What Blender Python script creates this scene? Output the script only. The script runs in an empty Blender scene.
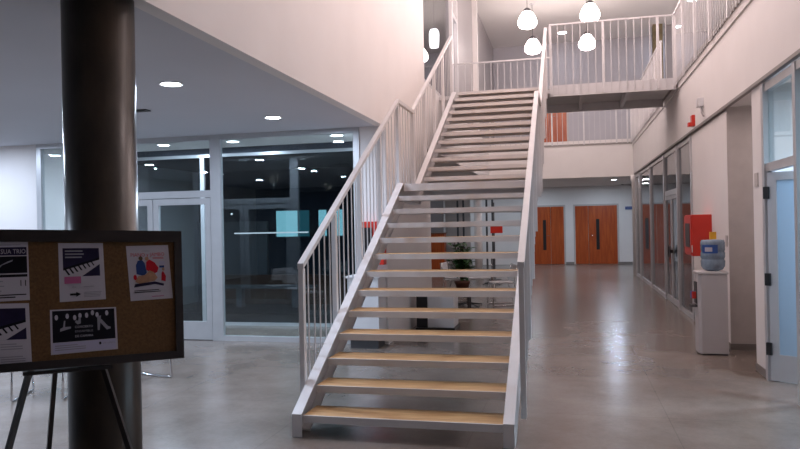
import bpy, bmesh, math, random
from mathutils import Vector, Matrix
random.seed(7)
S = bpy.context.scene
COL = S.collection
R = math.radians

# ------------------------------------------------------------------ materials
def new_mat(name):
    m = bpy.data.materials.new(name); m.use_nodes = True
    nt = m.node_tree
    return m, nt, nt.nodes['Principled BSDF']

def mat(name, col, rough=.5, metal=0, var=.06, scale=6, bump=0, bscale=60, spec=.5):
    m, nt, b = new_mat(name)
    b.inputs['Roughness'].default_value = rough
    b.inputs['Metallic'].default_value = metal
    b.inputs['Specular IOR Level'].default_value = spec
    tc = nt.nodes.new('ShaderNodeTexCoord')
    n = nt.nodes.new('ShaderNodeTexNoise'); n.inputs['Scale'].default_value = scale; n.inputs['Detail'].default_value = 5
    nt.links.new(tc.outputs['Object'], n.inputs['Vector'])
    r = nt.nodes.new('ShaderNodeValToRGB')
    r.color_ramp.elements[0].position = .3; r.color_ramp.elements[1].position = .7
    r.color_ramp.elements[0].color = tuple(max(0, c*(1-var)) for c in col)+(1,)
    r.color_ramp.elements[1].color = tuple(min(1, c*(1+var)) for c in col)+(1,)
    nt.links.new(n.outputs['Fac'], r.inputs['Fac'])
    nt.links.new(r.outputs['Color'], b.inputs['Base Color'])
    if bump:
        n2 = nt.nodes.new('ShaderNodeTexNoise'); n2.inputs['Scale'].default_value = bscale
        nt.links.new(tc.outputs['Object'], n2.inputs['Vector'])
        bp = nt.nodes.new('ShaderNodeBump'); bp.inputs['Strength'].default_value = bump; bp.inputs['Distance'].default_value = .01
        nt.links.new(n2.outputs['Fac'], bp.inputs['Height']); nt.links.new(bp.outputs['Normal'], b.inputs['Normal'])
    return m

def emit(name, col, st):
    m = bpy.data.materials.new(name); m.use_nodes = True; nt = m.node_tree
    nt.nodes.clear()
    o = nt.nodes.new('ShaderNodeOutputMaterial'); e = nt.nodes.new('ShaderNodeEmission')
    e.inputs['Color'].default_value = col+(1,); e.inputs['Strength'].default_value = st
    nt.links.new(e.outputs[0], o.inputs['Surface'])
    return m

def glass(name, tint=(.9, .95, .95), f0=.05, rough=.0):
    """thin architectural pane: clear transmission plus Schlick reflection"""
    m = bpy.data.materials.new(name); m.use_nodes = True; nt = m.node_tree
    nt.nodes.clear()
    o = nt.nodes.new('ShaderNodeOutputMaterial')
    lw = nt.nodes.new('ShaderNodeLayerWeight'); lw.inputs['Blend'].default_value = .5
    pw = nt.nodes.new('ShaderNodeMath'); pw.operation = 'POWER'; pw.inputs[1].default_value = 5
    mu = nt.nodes.new('ShaderNodeMath'); mu.operation = 'MULTIPLY_ADD'; mu.inputs[1].default_value = 1-f0; mu.inputs[2].default_value = f0
    nt.links.new(lw.outputs['Facing'], pw.inputs[0]); nt.links.new(pw.outputs[0], mu.inputs[0])
    t = nt.nodes.new('ShaderNodeBsdfTransparent'); t.inputs['Color'].default_value = tint+(1,)
    g = nt.nodes.new('ShaderNodeBsdfGlossy'); g.inputs['Roughness'].default_value = rough
    mx = nt.nodes.new('ShaderNodeMixShader')
    nt.links.new(mu.outputs[0], mx.inputs['Fac']); nt.links.new(t.outputs[0], mx.inputs[1]); nt.links.new(g.outputs[0], mx.inputs[2])
    nt.links.new(mx.outputs[0], o.inputs['Surface'])
    return m

def frosted(name, col, *a, **k):
    m = bpy.data.materials.new(name); m.use_nodes = True; nt = m.node_tree; b = nt.nodes['Principled BSDF']; o = nt.nodes['Material Output']
    b.inputs['Base Color'].default_value = col+(1,); b.inputs['Roughness'].default_value = .3
    n = nt.nodes.new('ShaderNodeTexNoise'); n.inputs['Scale'].default_value = 2
    mr = nt.nodes.new('ShaderNodeMapRange'); mr.inputs[3].default_value = .5; mr.inputs[4].default_value = .62
    nt.links.new(n.outputs['Fac'], mr.inputs[0])
    t = nt.nodes.new('ShaderNodeBsdfTranslucent'); t.inputs['Color'].default_value = tuple(min(1, c*1.1) for c in col)+(1,)
    mx = nt.nodes.new('ShaderNodeMixShader'); nt.links.new(mr.outputs[0], mx.inputs['Fac'])
    nt.links.new(b.outputs[0], mx.inputs[1]); nt.links.new(t.outputs[0], mx.inputs[2]); nt.links.new(mx.outputs[0], o.inputs['Surface'])
    return m

def floor_mat():
    m, nt, b = new_mat('polished_terrazzo')
    tc = nt.nodes.new('ShaderNodeTexCoord')
    n = nt.nodes.new('ShaderNodeTexNoise'); n.inputs['Scale'].default_value = 1.1; n.inputs['Detail'].default_value = 8; n.inputs['Roughness'].default_value = .65
    nt.links.new(tc.outputs['Object'], n.inputs['Vector'])
    r = nt.nodes.new('ShaderNodeValToRGB')
    r.color_ramp.elements[0].position = .32; r.color_ramp.elements[0].color = (.15, .12, .10, 1)
    r.color_ramp.elements[1].position = .68; r.color_ramp.elements[1].color = (.25, .208, .18, 1)
    nt.links.new(n.outputs['Fac'], r.inputs['Fac'])
    n2 = nt.nodes.new('ShaderNodeTexNoise'); n2.inputs['Scale'].default_value = 45; n2.inputs['Detail'].default_value = 4
    nt.links.new(tc.outputs['Object'], n2.inputs['Vector'])
    sp = nt.nodes.new('ShaderNodeMapRange'); sp.inputs[3].default_value = .88; sp.inputs[4].default_value = 1.12
    nt.links.new(n2.outputs['Fac'], sp.inputs[0])
    mm = nt.nodes.new('ShaderNodeMix'); mm.data_type = 'RGBA'; mm.blend_type = 'MULTIPLY'; mm.inputs[0].default_value = 1
    nt.links.new(r.outputs['Color'], mm.inputs[6]); nt.links.new(sp.outputs[0], mm.inputs[7])
    br = nt.nodes.new('ShaderNodeTexBrick'); br.offset = 0; br.squash = 1
    br.inputs['Scale'].default_value = 1; br.inputs['Brick Width'].default_value = 1.5; br.inputs['Row Height'].default_value = 1.5
    br.inputs['Mortar Size'].default_value = .005; br.inputs['Mortar Smooth'].default_value = .3
    br.inputs['Color1'].default_value = (1, 1, 1, 1); br.inputs['Color2'].default_value = (.96, .96, .96, 1); br.inputs['Mortar'].default_value = (.82, .82, .82, 1)
    nt.links.new(tc.outputs['Object'], br.inputs['Vector'])
    m2 = nt.nodes.new('ShaderNodeMix'); m2.data_type = 'RGBA'; m2.blend_type = 'MULTIPLY'; m2.inputs[0].default_value = 1
    nt.links.new(mm.outputs[2], m2.inputs[6]); nt.links.new(br.outputs['Color'], m2.inputs[7])
    nt.links.new(m2.outputs[2], b.inputs['Base Color'])
    rr = nt.nodes.new('ShaderNodeMapRange'); rr.inputs[3].default_value = .22; rr.inputs[4].default_value = .26
    nt.links.new(n.outputs['Fac'], rr.inputs[0]); nt.links.new(rr.outputs[0], b.inputs['Roughness'])
    b.inputs['Specular IOR Level'].default_value = .6
    bp = nt.nodes.new('ShaderNodeBump'); bp.inputs['Strength'].default_value = .02; bp.inputs['Distance'].default_value = .01
    n3 = nt.nodes.new('ShaderNodeTexNoise'); n3.inputs['Scale'].default_value = 5
    nt.links.new(tc.outputs['Object'], n3.inputs['Vector'])
    nt.links.new(n3.outputs['Fac'], bp.inputs['Height']); nt.links.new(bp.outputs['Normal'], b.inputs['Normal'])
    return m

def wood_mat(name, c1, c2, rough=.45, sc=(1, 14, 14), ns=3):
    m, nt, b = new_mat(name)
    tc = nt.nodes.new('ShaderNodeTexCoord'); mp = nt.nodes.new('ShaderNodeMapping'); mp.inputs['Scale'].default_value = sc
    nt.links.new(tc.outputs['Object'], mp.inputs['Vector'])
    n = nt.nodes.new('ShaderNodeTexNoise'); n.inputs['Scale'].default_value = ns; n.inputs['Detail'].default_value = 6; n.inputs['Distortion'].default_value = .6
    nt.links.new(mp.outputs[0], n.inputs['Vector'])
    r = nt.nodes.new('ShaderNodeValToRGB')
    r.color_ramp.elements[0].position = .35; r.color_ramp.elements[0].color = c1+(1,)
    r.color_ramp.elements[1].position = .68; r.color_ramp.elements[1].color = c2+(1,)
    nt.links.new(n.outputs['Fac'], r.inputs['Fac']); nt.links.new(r.outputs['Color'], b.inputs['Base Color'])
    b.inputs['Roughness'].default_value = rough
    return m

def column_mat():
    m, nt, b = new_mat('dark_sealed_concrete')
    tc = nt.nodes.new('ShaderNodeTexCoord'); mp = nt.nodes.new('ShaderNodeMapping'); mp.inputs['Scale'].default_value = (1.6, 1.6, .7)
    nt.links.new(tc.outputs['Object'], mp.inputs['Vector'])
    n = nt.nodes.new('ShaderNodeTexNoise'); n.inputs['Scale'].default_value = 3; n.inputs['Detail'].default_value = 8; n.inputs['Roughness'].default_value = .6
    nt.links.new(mp.outputs[0], n.inputs['Vector'])
    r = nt.nodes.new('ShaderNodeValToRGB')
    r.color_ramp.elements[0].position = .35; r.color_ramp.elements[0].color = (.022, .02, .018, 1)
    r.color_ramp.elements[1].position = .72; r.color_ramp.elements[1].color = (.06, .046, .035, 1)
    nt.links.new(n.outputs['Fac'], r.inputs['Fac']); nt.links.new(r.outputs['Color'], b.inputs['Base Color'])
    b.inputs['Roughness'].default_value = .3; b.inputs['Specular IOR Level'].default_value = .2
    return m

M = {}
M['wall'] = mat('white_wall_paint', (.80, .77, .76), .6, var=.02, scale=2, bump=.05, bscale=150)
M['wall_upper'] = mat('dimmed_wall_paint', (.50, .49, .53), .6, var=.02, scale=2)  # wall colour darkened in place of weaker light on the upper wall
M['ceil_lobby'] = mat('cool_lit_ceiling_tint', (.60, .62, .68), .8, var=.02, scale=1)  # white ceiling darkened and tinted blue to imitate cool light
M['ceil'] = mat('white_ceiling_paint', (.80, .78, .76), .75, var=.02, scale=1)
M['floor'] = floor_mat()
M['steel'] = mat('white_painted_steel', (.66, .65, .66), .38, var=.03, scale=8)
M['baluster'] = mat('pale_grey_painted_bar', (.60, .59, .60), .4, var=.03)
M['alu'] = mat('silver_aluminium_frame', (.55, .56, .58), .35, metal=.35, var=.04)
M['trim'] = mat('grey_metal_channel', (.30, .28, .27), .5, metal=.3)
M['skirt'] = mat('grey_skirting_stone', (.22, .2, .19), .5)
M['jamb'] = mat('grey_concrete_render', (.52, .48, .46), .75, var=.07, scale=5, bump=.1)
M['tread_wood'] = wood_mat('varnished_pine_tread', (.40, .22, .09), (.62, .41, .20), .4, (1.2, 16, 16))
M['door_wood'] = wood_mat('orange_varnished_door_wood', (.36, .055, .008), (.50, .10, .018), .35, (9, 9, .8), 2)
M['bench_wood'] = wood_mat('brown_bench_wood', (.16, .06, .03), (.28, .12, .06), .5, (1, 10, 10))
M['column'] = column_mat()
M['glass'] = glass('clear_glazing')
M['glass_dark'] = glass('smoked_glazing', (.62, .66, .7), .08)
M['glass_frost'] = frosted('blue_frosted_film', (.50, .60, .68), .3, var=.05, scale=1.5)
M['black'] = mat('black_paint', (.012, .012, .014), .35, var=.1)
M['darkgrey'] = mat('dark_grey_paint', (.06, .06, .065), .5)
M['bframe'] = wood_mat('dark_stained_frame', (.008, .006, .007), (.02, .014, .014), .4, (2, 12, 12))
M['cork'] = mat('brown_cork', (.135, .07, .026), .9, var=.25, scale=90, bump=.2, bscale=200)
M['paper'] = mat('white_paper', (.50, .48, .55), .7, var=.02)
M['ink'] = mat('black_ink', (.010, .010, .015), .8, var=0, spec=.15)
M['indigo'] = mat('indigo_ink', (.022, .018, .05), .8, var=.2, scale=20, spec=.15)
M['greyink'] = mat('grey_ink', (.28, .28, .33), .6, var=.1)
M['pink'] = mat('pink_ink', (.42, .10, .24), .8, var=.05)
M['redink'] = mat('red_ink', (.5, .015, .03), .8, var=.1, spec=.15)
M['blueink'] = mat('blue_ink', (.03, .06, .2), .8, var=.1, spec=.15)
M['skin_ink'] = mat('peach_ink', (.42, .23, .14), .8, var=.2, scale=40)
M['paleblue'] = mat('lilac_print', (.45, .44, .60), .6, var=.04)
M['red'] = mat('red_enamel', (.62, .035, .02), .35, var=.05)
M['yellow'] = mat('yellow_plastic', (.85, .42, .03), .4)
M['cooler'] = mat('cooler_white_plastic', (.58, .56, .57), .4, var=.02)
M['bluesign'] = mat('blue_sign_plastic', (.03, .09, .32), .4)
M['chrome'] = mat('chromed_tube', (.6, .6, .62), .15, metal=1, var=.02)
M['white_plastic'] = mat('white_laminate', (.74, .74, .76), .3, var=.02)
M['terracotta'] = mat('dark_brown_clay', (.10, .035, .02), .6)
M['leaf'] = mat('dark_green_leaf', (.05, .16, .04), .45, var=.5, scale=20)
M['stem'] = mat('brown_stem', (.10, .06, .03), .7)
M['bollard'] = mat('patio_grey_render', (.26, .27, .27), .8, var=.1, scale=2)
M['navy'] = mat('dark_blue_grey_render', (.035, .045, .065), .7, var=.15, scale=1)
M['colwood'] = mat('olive_stained_concrete', (.20, .16, .08), .6, var=.35, scale=4)
M['greypanel'] = mat('grey_partition_panel', (.36, .34, .35), .4, var=.05, scale=1)
M['lamp_on'] = emit('warm_lamp_glow', (1, .84, .80), 32)
M['down_on'] = emit('cool_downlight_glow', (.86, .93, 1), 30)
M['tube_on'] = emit('reflection_tube_glow', (.85, .92, 1), 2.2)
M['window_on'] = emit('aqua_lit_window', (.28, .62, .7), 2.4)
M['window_dim'] = emit('aqua_dim_window', (.05, .22, .28), .9)
M['star_on'] = emit('distant_lamp_glow', (.9, .95, 1), 5)
# water bottle: blue translucent plastic
def bottle_mat():
    m, nt, b = new_mat('blue_water_bottle')
    b.inputs['Base Color'].default_value = (.30, .42, .55, 1); b.inputs['Roughness'].default_value = .12
    b.inputs['Transmission Weight'].default_value = .35; b.inputs['IOR'].default_value = 1.33
    w = nt.nodes.new('ShaderNodeTexNoise'); w.inputs['Scale'].default_value = 9
    r = nt.nodes.new('ShaderNodeValToRGB'); r.color_ramp.elements[0].color = (.2, .29, .40, 1); r.color_ramp.elements[1].color = (.42, .52, .62, 1)
    nt.links.new(w.outputs['Fac'], r.inputs['Fac']); nt.links.new(r.outputs['Color'], b.inputs['Base Color'])
    return m
M['bottle'] = bottle_mat()

# ------------------------------------------------------------------ mesh builder
class MB:
    def __init__(s): s.v = []; s.f = []; s.m = []; s.mats = []; s.sm = []
    def mi(s, m):
        m = M[m]
        if m not in s.mats: s.mats.append(m)
        return s.mats.index(m)
    def add(s, vs, fs, m, smooth=False):
        k = len(s.v); i = s.mi(m); s.v += [Vector(p) for p in vs]
        for f in fs: s.f.append([k+a for a in f]); s.m.append(i); s.sm.append(smooth)
        return s
    def box(s, x0, x1, y0, y1, z0, z1, m):
        vs = [(x, y, z) for x in (x0, x1) for y in (y0, y1) for z in (z0, z1)]
        return s.add(vs, [(0, 1, 3, 2), (4, 6, 7, 5), (0, 4, 5, 1), (2, 3, 7, 6), (0, 2, 6, 4), (1, 5, 7, 3)], m)
    def bar(s, a, b, w, h, m, up=(0, 0, 1)):
        a = Vector(a); b = Vector(b); d = (b-a).normalized(); sd = d.cross(Vector(up))
        if sd.length < 1e-4: sd = Vector((1, 0, 0))
        sd.normalize(); u = sd.cross(d)
        vs = [p+sd*i*w/2+u*j*h/2 for p in (a, b) for i in (-1, 1) for j in (-1, 1)]
        return s.add(vs, [(0, 1, 3, 2), (4, 6, 7, 5), (0, 4, 5, 1), (2, 3, 7, 6), (0, 2, 6, 4), (1, 5, 7, 3)], m)
    def tube(s, pts, r, m, n=8, cap=True):
        pts = [Vector(p) for p in pts]; vs = []; k = len(pts)
        rs = r if isinstance(r, (list, tuple)) else [r]*k
        ref = None
        for i, p in enumerate(pts):
            d = (pts[min(i+1, k-1)]-pts[max(i-1, 0)]).normalized()
            if ref is None: ref = Vector((1, 0, 0)) if abs(d.x) < .9 else Vector((0, 1, 0))
            a = d.cross(ref).normalized(); b = d.cross(a); ref = -b if False else ref
            for j in range(n):
                t = 2*math.pi*j/n; vs.append(p+(a*math.cos(t)+b*math.sin(t))*rs[i])
        fs = [(i*n+j, i*n+(j+1) % n, (i+1)*n+(j+1) % n, (i+1)*n+j) for i in range(k-1) for j in range(n)]
        if cap: fs += [tuple(range(n-1, -1, -1)), tuple((k-1)*n+j for j in range(n))]
        return s.add(vs, fs, m, True)
    def lathe(s, prof, c, m, n=32, cap0=True):
        vs = []; k = len(prof)
        for r, z in prof:
            for j in range(n):
                t = 2*math.pi*j/n; vs.append((c[0]+r*math.cos(t), c[1]+r*math.sin(t), c[2]+z))
        fs = [(i*n+j, i*n+(j+1) % n, (i+1)*n+(j+1) % n, (i+1)*n+j) for i in range(k-1) for j in range(n)]
        if prof[0][0] > 1e-4 and cap0: fs.append(tuple(range(n-1, -1, -1)))
        if prof[-1][0] > 1e-4: fs.append(tuple((k-1)*n+j for j in range(n)))
        return s.add(vs, fs, m, True)
    def prism(s, yz, x0, x1, m):      # polygon in YZ extruded along X
        k = len(yz); vs = [(x0, y, z) for y, z in yz]+[(x1, y, z) for y, z in yz]
        fs = [tuple(range(k)), tuple(range(2*k-1, k-1, -1))]+[(i, i+k, (i+1) % k+k, (i+1) % k) for i in range(k)]
        return s.add(vs, fs, m)
    def prism_z(s, xy, z0, z1, m):
        k = len(xy); vs = [(x, y, z0) for x, y in xy]+[(x, y, z1) for x, y in xy]
        fs = [tuple(range(k-1, -1, -1)), tuple(range(k, 2*k))]+[(i, (i+1) % k, (i+1) % k+k, i+k) for i in range(k)]
        return s.add(vs, fs, m)
    def build(s, name, parent=None, bevel=0, local=False, mat4=None):
        me = bpy.data.meshes.new(name)
        o = bpy.data.objects.new(name, me); COL.objects.link(o)
        vs = s.v
        if parent is not None:
            o.parent = parent
            if not local:
                g = WM[parent]
                vs = [v-g for v in vs]; WM[o] = g.copy()
                # child origin at its own centre
                c = Vector([(min(v[i] for v in vs)+max(v[i] for v in vs))/2 for i in range(3)])
                vs = [v-c for v in vs]; o.location = c; WM[o] = g+c
        elif mat4 is not None:
            o.matrix_world = mat4
        elif not local:
            c = Vector([(min(v[i] for v in vs)+max(v[i] for v in vs))/2 for i in range(3)]); c.z = min(v.z for v in vs)
            vs = [v-c for v in vs]; o.location = c; WM[o] = c
        me.from_pydata([tuple(v) for v in vs], [], s.f)
        for m in s.mats: me.materials.append(m)
        for p, i, sm in zip(me.polygons, s.m, s.sm): p.material_index = i; p.use_smooth = sm
        bm = bmesh.new(); bm.from_mesh(me); bmesh.ops.recalc_face_normals(bm, faces=bm.faces); bm.to_mesh(me); bm.free()
        if any(s.sm):
            for p in me.polygons:
                if len(p.vertices) > 6: p.use_smooth = False
        if bevel:
            b = o.modifiers.new('bevel', 'BEVEL'); b.width = bevel; b.segments = 2; b.limit_method = 'ANGLE'
        return o
WM = {}
def tag(o, label, cat, group=None, kind=None):
    o['label'] = label; o['category'] = cat
    if group: o['group'] = group
    if kind: o['kind'] = kind
    return o
def thing(name, loc, label, cat, group=None, rz=0, kind=None):
    o = bpy.data.objects.new(name, None); COL.objects.link(o); o.location = loc; o.rotation_euler = (0, 0, rz)
    o.empty_display_size = .1
    WM[o] = Vector(loc); return tag(o, label, cat, group, kind)
def B(*a): return MB().box(*a)
def struct(name, mb, label, cat, parent=None, **k):
    o = mb.build(name, parent, **k)
    if parent is None: tag(o, label, cat, kind='structure')
    return o
def copy_tree(o, parent=None):
    c = o.copy(); COL.objects.link(c)
    if parent is not None: c.parent = parent
    for ch in [x for x in list(bpy.data.objects) if x.parent == o and x is not c]: copy_tree(ch, c)
    return c

def text_polys(txt, size, width=None):
    cu = bpy.data.curves.new('t', 'FONT'); cu.body = txt; cu.size = size; cu.resolution_u = 2
    o = bpy.data.objects.new('t', cu); COL.objects.link(o)
    dg = bpy.context.evaluated_depsgraph_get(); dg.update()
    me = bpy.data.meshes.new_from_object(o.evaluated_get(dg))
    vs = [v.co.copy() for v in me.vertices]; fs = [tuple(p.vertices) for p in me.polygons]
    bpy.data.objects.remove(o); bpy.data.curves.remove(cu); bpy.data.meshes.remove(me)
    if width and vs:
        x0 = min(v.x for v in vs); x1 = max(v.x for v in vs); k = width/(x1-x0)
        vs = [Vector(((v.x-x0)*k, v.y, 0)) for v in vs]
    return vs, fs

# ------------------------------------------------------------------ key dimensions
XR, XL = 1.895, -2.4          # right and left faces of the double-height hall
ZT, ZU, ZC = 2.95, 4.07, 7.64  # lower ceiling, upper floor, upper ceiling
YG = 9.15                      # glass front on the left
YB = 27.34                     # far wall
rr, gg, Y1, LN = .163, .293, 5.025, 1.247
YL = Y1+12*gg                  # landing front
YU = YL+LN                     # first tread after the landing

# ------------------------------------------------------------------ setting
struct('floor', B(-10.5, 6, -4, 28, -.12, 0, 'floor'), 'polished grey brown terrazzo floor of the hall', 'floor')
# ceilings
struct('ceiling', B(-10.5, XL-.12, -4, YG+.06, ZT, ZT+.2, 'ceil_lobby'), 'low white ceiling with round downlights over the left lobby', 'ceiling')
struct('ceiling', B(-10.5, XL-.1, YG+.06, 28, ZT, ZT+.2, 'ceil'), 'low white ceiling beyond the glass front', 'ceiling')
struct('ceiling', B(-10.5, 6, -4, 28, ZC, ZC+.15, 'ceil'), 'high white ceiling with hanging globe lamps above the stairs', 'ceiling')
# left hall wall above the lobby: thick solid upstand up to the high ceiling
struct('wall_left', MB().box(XL-.12, XL, -4, 11.95, ZT, ZC, 'wall').box(XL-.12, XL, 11.95, 28, ZT, ZU+.02, 'wall'), 'big plain white wall above the low left ceiling', 'wall')
struct('wall_left', B(-2.76, XL, YG, 11.95, 0, ZT, 'wall'), 'white wall block beside the glass front behind the stairs', 'wall')
struct('wall_left', B(-2.86, -2.76, YG+.02, 14.1, 0, ZT, 'wall'), 'narrow white side wall of the glazed patio', 'wall')
struct('wall_left', B(-10.6, -10.5, -4, 28, 0, ZC, 'wall'), 'far left outer wall', 'wall')
struct('wall_front', B(-10.5, -7.95, YG, YG+.12, 0, ZT, 'wall'), 'bright white wall left of the glass front', 'wall')
struct('wall_left', B(-8.05, -7.95, YG+.12, 14.1, 0, ZT, 'wall'), 'white side wall inside the glass front', 'wall')
struct('wall_back', B(-10.5, 6, YB, YB+.15, 0, ZT, 'wall'), 'pale far wall with the orange double doors', 'wall')
struct('wall_back', B(1.85, 2.5, YB-.12, YB, 0, ZT, 'wall'), 'shallow pale pier right of the orange doors', 'wall')
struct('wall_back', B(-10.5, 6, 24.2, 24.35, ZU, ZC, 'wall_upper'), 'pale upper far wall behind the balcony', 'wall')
struct('wall_near', B(-10.5, 6, -4.1, -4, 0, ZC, 'navy'), 'dark wall behind the viewpoint', 'wall')  # unseen wall put in for bounce, coloured dark to spare the board
struct('baseboard_back', B(1.74, 2.5, YB-.14, YB-.12, 0, .09, 'skirt'), 'dark grey skirting right of the doors', 'baseboard')
struct('baseboard_back', B(-.17, .2, YB-.02, YB, 0, .09, 'skirt'), 'dark grey skirting between the orange doors', 'baseboard')
# balcony and lobby slab at the far end
struct('wall_back', MB().box(XL, XR, 22, 22.15, ZT, ZU, 'wall').box(XL, XR, 22.15, 28, ZT, ZT+.15, 'ceil').box(XL, XR, 22.15, 24.2, ZU-.12, ZU, 'wall'), 'white balcony front over the far doors', 'balcony')
struct('trim_5', B(XL, XR, 21.98, 22, ZU-.15, ZU-.1, 'trim'), 'thin dark line along the balcony edge', 'trim')
# right wall upstand + gallery floor
struct('wall_right', MB().box(XR, XR+.15, 4, YB, 2.97, ZU-.2, 'wall').box(XR, XR+.15, -4, 4, 0, ZU-.2, 'wall'), 'white band of wall over the right hand glazing', 'wall')
struct('ceiling', B(XR-.02, 6, -4, 28, ZU-.2, ZU, 'wall'), 'floor slab of the upper right gallery', 'slab')
struct('ceiling', B(XR+.15, 6, -4, 28, 2.97, 3.05, 'ceil'), 'ceiling of the rooms on the right', 'ceiling')
struct('wall_right', B(6, 6.1, -4, 28, 0, ZC, 'wall'), 'outer wall behind the right rooms', 'wall')
struct('wall_right', B(4.6, 4.7, 0, 24.2, ZU, ZC, 'wall'), 'inner wall along the upper gallery', 'wall')
struct('trim_1', B(XR-.035, XR+.01, 4, 21.5, 2.95, 2.985, 'trim'), 'grey metal channel running along the right wall', 'trim')
struct('trim_2', B(XR-.045, XR-.02, -2, 21.98, ZU-.095, ZU-.03, 'trim'), 'dark edge strip under the gallery railing', 'trim')
# right wall pieces at floor level
struct('wall_right', B(XR, XR+.2, 9.28, 11.78, 0, 2.93, 'wall'), 'white wall panel behind the water cooler', 'wall')
struct('wall_right', B(XR+.2, 3.0, 9.28, 9.4, 0, 2.97, 'jamb'), 'grey rendered side of the deep recess', 'wall')
struct('wall_right', B(XR, 3.0, 7.63, 8.06, 0, 2.97, 'wall'), 'white pier between recess and glazed door', 'wall')
struct('wall_right', B(2.9, 3.0, 8.06, 9.28, 0, 2.97, 'wall'), 'back of the recess', 'wall')
struct('trim_3', B(XR+.003, 2.9, 9.272, 9.28, 0, 2.97, 'jamb'), 'grey rendered reveal of the recess', 'trim')
struct('baseboard_right', MB().box(XR-.012, XR, 9.26, 11.78, 0, .08, 'skirt').box(XR-.012, 2.9, 9.25, 9.272, 0, .08, 'skirt'), 'grey skirting under the white panel', 'baseboard')
struct('baseboard_right', MB().box(XR-.012, XR, 7.63, 8.06, 0, .08, 'skirt'), 'grey skirting of the pier', 'baseboard')
# patio behind the glass
struct('wall_back', MB().box(-7.95, -2.86, 14.0, 14.1, 0, ZT, 'navy').box(-7.95, -6.3, 13.9, 14.0, 0, 1.75, 'bollard'), 'dark wall at the back of the patio with a grey box imitating reflections', 'wall')  # low grey box stands in for grey reflections in the glass
struct('wall_left', B(-6.6, -6.5, 14.1, YB, 0, ZT, 'wall'), 'far left lobby wall beyond the stairs', 'wall')
struct('trim_4', B(-7.95, -2.86, 10.62, 10.70, 0, .05, 'alu'), 'low sill of the inner glass front', 'trim')
struct('floor', B(-7.95, -2.86, 10.7, 14.0, 0, .012, 'darkgrey'), 'dark patio paving behind the glass', 'floor')
struct('ceiling', B(-7.95, -2.86, 10.62, 14.0, ZT-.1, ZT-.0, 'navy'), 'dark patio soffit', 'ceiling')

# --- window and door frames
def frame_rects(mb, boxes, m='alu'):
    for b in boxes: mb.box(*b, m)
    return mb
# left outer glass front (window_1) with double door (door_1)
y0, y1 = YG-.02, YG+.06
w = struct('window_1', frame_rects(MB(), [(-7.93, -7.85, y0, y1, 0, 2.95), (-6.98, -6.88, y0, y1, 0, 2.95), (-5.0, -4.84, y0, y1, 0, 2.95), (-2.84, -2.76, y0, y1, 0, 2.95),
    (-7.85, -6.98, y0, y1, 2.88, 2.95), (-6.88, -5.0, y0, y1, 2.88, 2.95), (-4.84, -2.84, y0, y1, 2.88, 2.95), (-7.85, -6.98, y0, y1, 0, .07), (-4.84, -2.84, y0, y1, 0, .07), (-6.88, -5.0, y0, y1, 2.06, 2.16)]),
    'tall aluminium framed glass front across the left lobby', 'window')
for a, b, c, d in ((-7.85, -6.98, .07, 2.88), (-4.84, -2.84, .07, 2.88), (-6.88, -5.0, 2.16, 2.88)):
    B(a, b, YG+.015, YG+.025, c, d, 'glass').build('pane', w)
def glass_leaf(name, x0, x1, label, hx, parent=None, yy=YG):
    mb = MB(); a, b = yy-.01, yy+.045; t = .085
    mb.box(x0, x0+t, a, b, .01, 2.05, 'alu').box(x1-t, x1, a, b, .01, 2.05, 'alu').box(x0+t, x1-t, a, b, 1.96, 2.05, 'alu').box(x0+t, x1-t, a, b, .01, .27, 'alu')
    o = struct(name, mb, label, 'door')
    B(x0+t, x1-t, yy+.012, yy+.022, .27, 1.96, 'glass').build('pane', o)
    MB().tube([(hx, a-.05, .95), (hx, a-.05, 1.2)], .012, 'chrome').tube([(hx, a, 1.0), (hx, a-.05, 1.0)], .008, 'chrome').tube([(hx, a, 1.15), (hx, a-.05, 1.15)], .008, 'chrome').build('door_handle', o)
    return o
glass_leaf('door_1', -6.87, -5.945, 'left glazed leaf of the aluminium double door behind the board', -6.0)
glass_leaf('door_2', -5.935, -5.01, 'right glazed leaf of the aluminium double door behind the board', -5.87)
# inner glass front
w = struct('window_2', frame_rects(MB(), [(-6.0, -5.93, 10.62, 10.68, .05, 2.85), (-7.93, -7.87, 10.62, 10.68, .05, 2.85), (-2.92, -2.87, 10.62, 10.68, .05, 2.85), (-5.93, -2.92, 10.62, 10.68, 2.8, 2.85), (-7.87, -6.0, 10.62, 10.68, 2.8, 2.85)]),
    'second dark glass front behind the first one', 'window')
for a, b in ((-7.87, -6.0), (-5.93, -2.92)):
    B(a, b, 10.645, 10.655, .05, 2.8, 'glass_dark').build('pane', w)

# right glass screen with double door (window_3)
def yposts(mb, ys, wd, z0, z1, m='alu', x0=XR-.02, x1=XR+.06):
    for y in ys: mb.box(x0, x1, y-wd/2, y+wd/2, z0, z1, m)
w = MB(); yposts(w, [11.83, 13.3, 15.1, 17.6, 20.2, 21.4], .1, 0, 2.925)
for a, b in ((11.88, 13.25), (15.15, 17.55), (17.65, 20.15), (20.25, 21.35)): w.box(XR, XR+.05, a, b, 0, .08, 'alu').box(XR, XR+.05, a, b, 2.86, 2.925, 'alu')
w.box(XR, XR+.05, 13.35, 15.05, 2.08, 2.18, 'alu').box(XR, XR+.05, 13.35, 15.05, 2.86, 2.925, 'alu')
w = struct('window_3', w, 'long aluminium glass screen along the right side of the corridor', 'window')
for a, b, c, d in ((11.88, 13.25, .08, 2.86), (15.15, 17.55, .08, 2.86), (17.65, 20.15, .08, 2.86), (20.25, 21.35, .08, 2.86), (13.35, 15.05, 2.18, 2.86)):
    B(XR+.02, XR+.03, a, b, c, d, 'glass_dark').build('pane', w)
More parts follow.
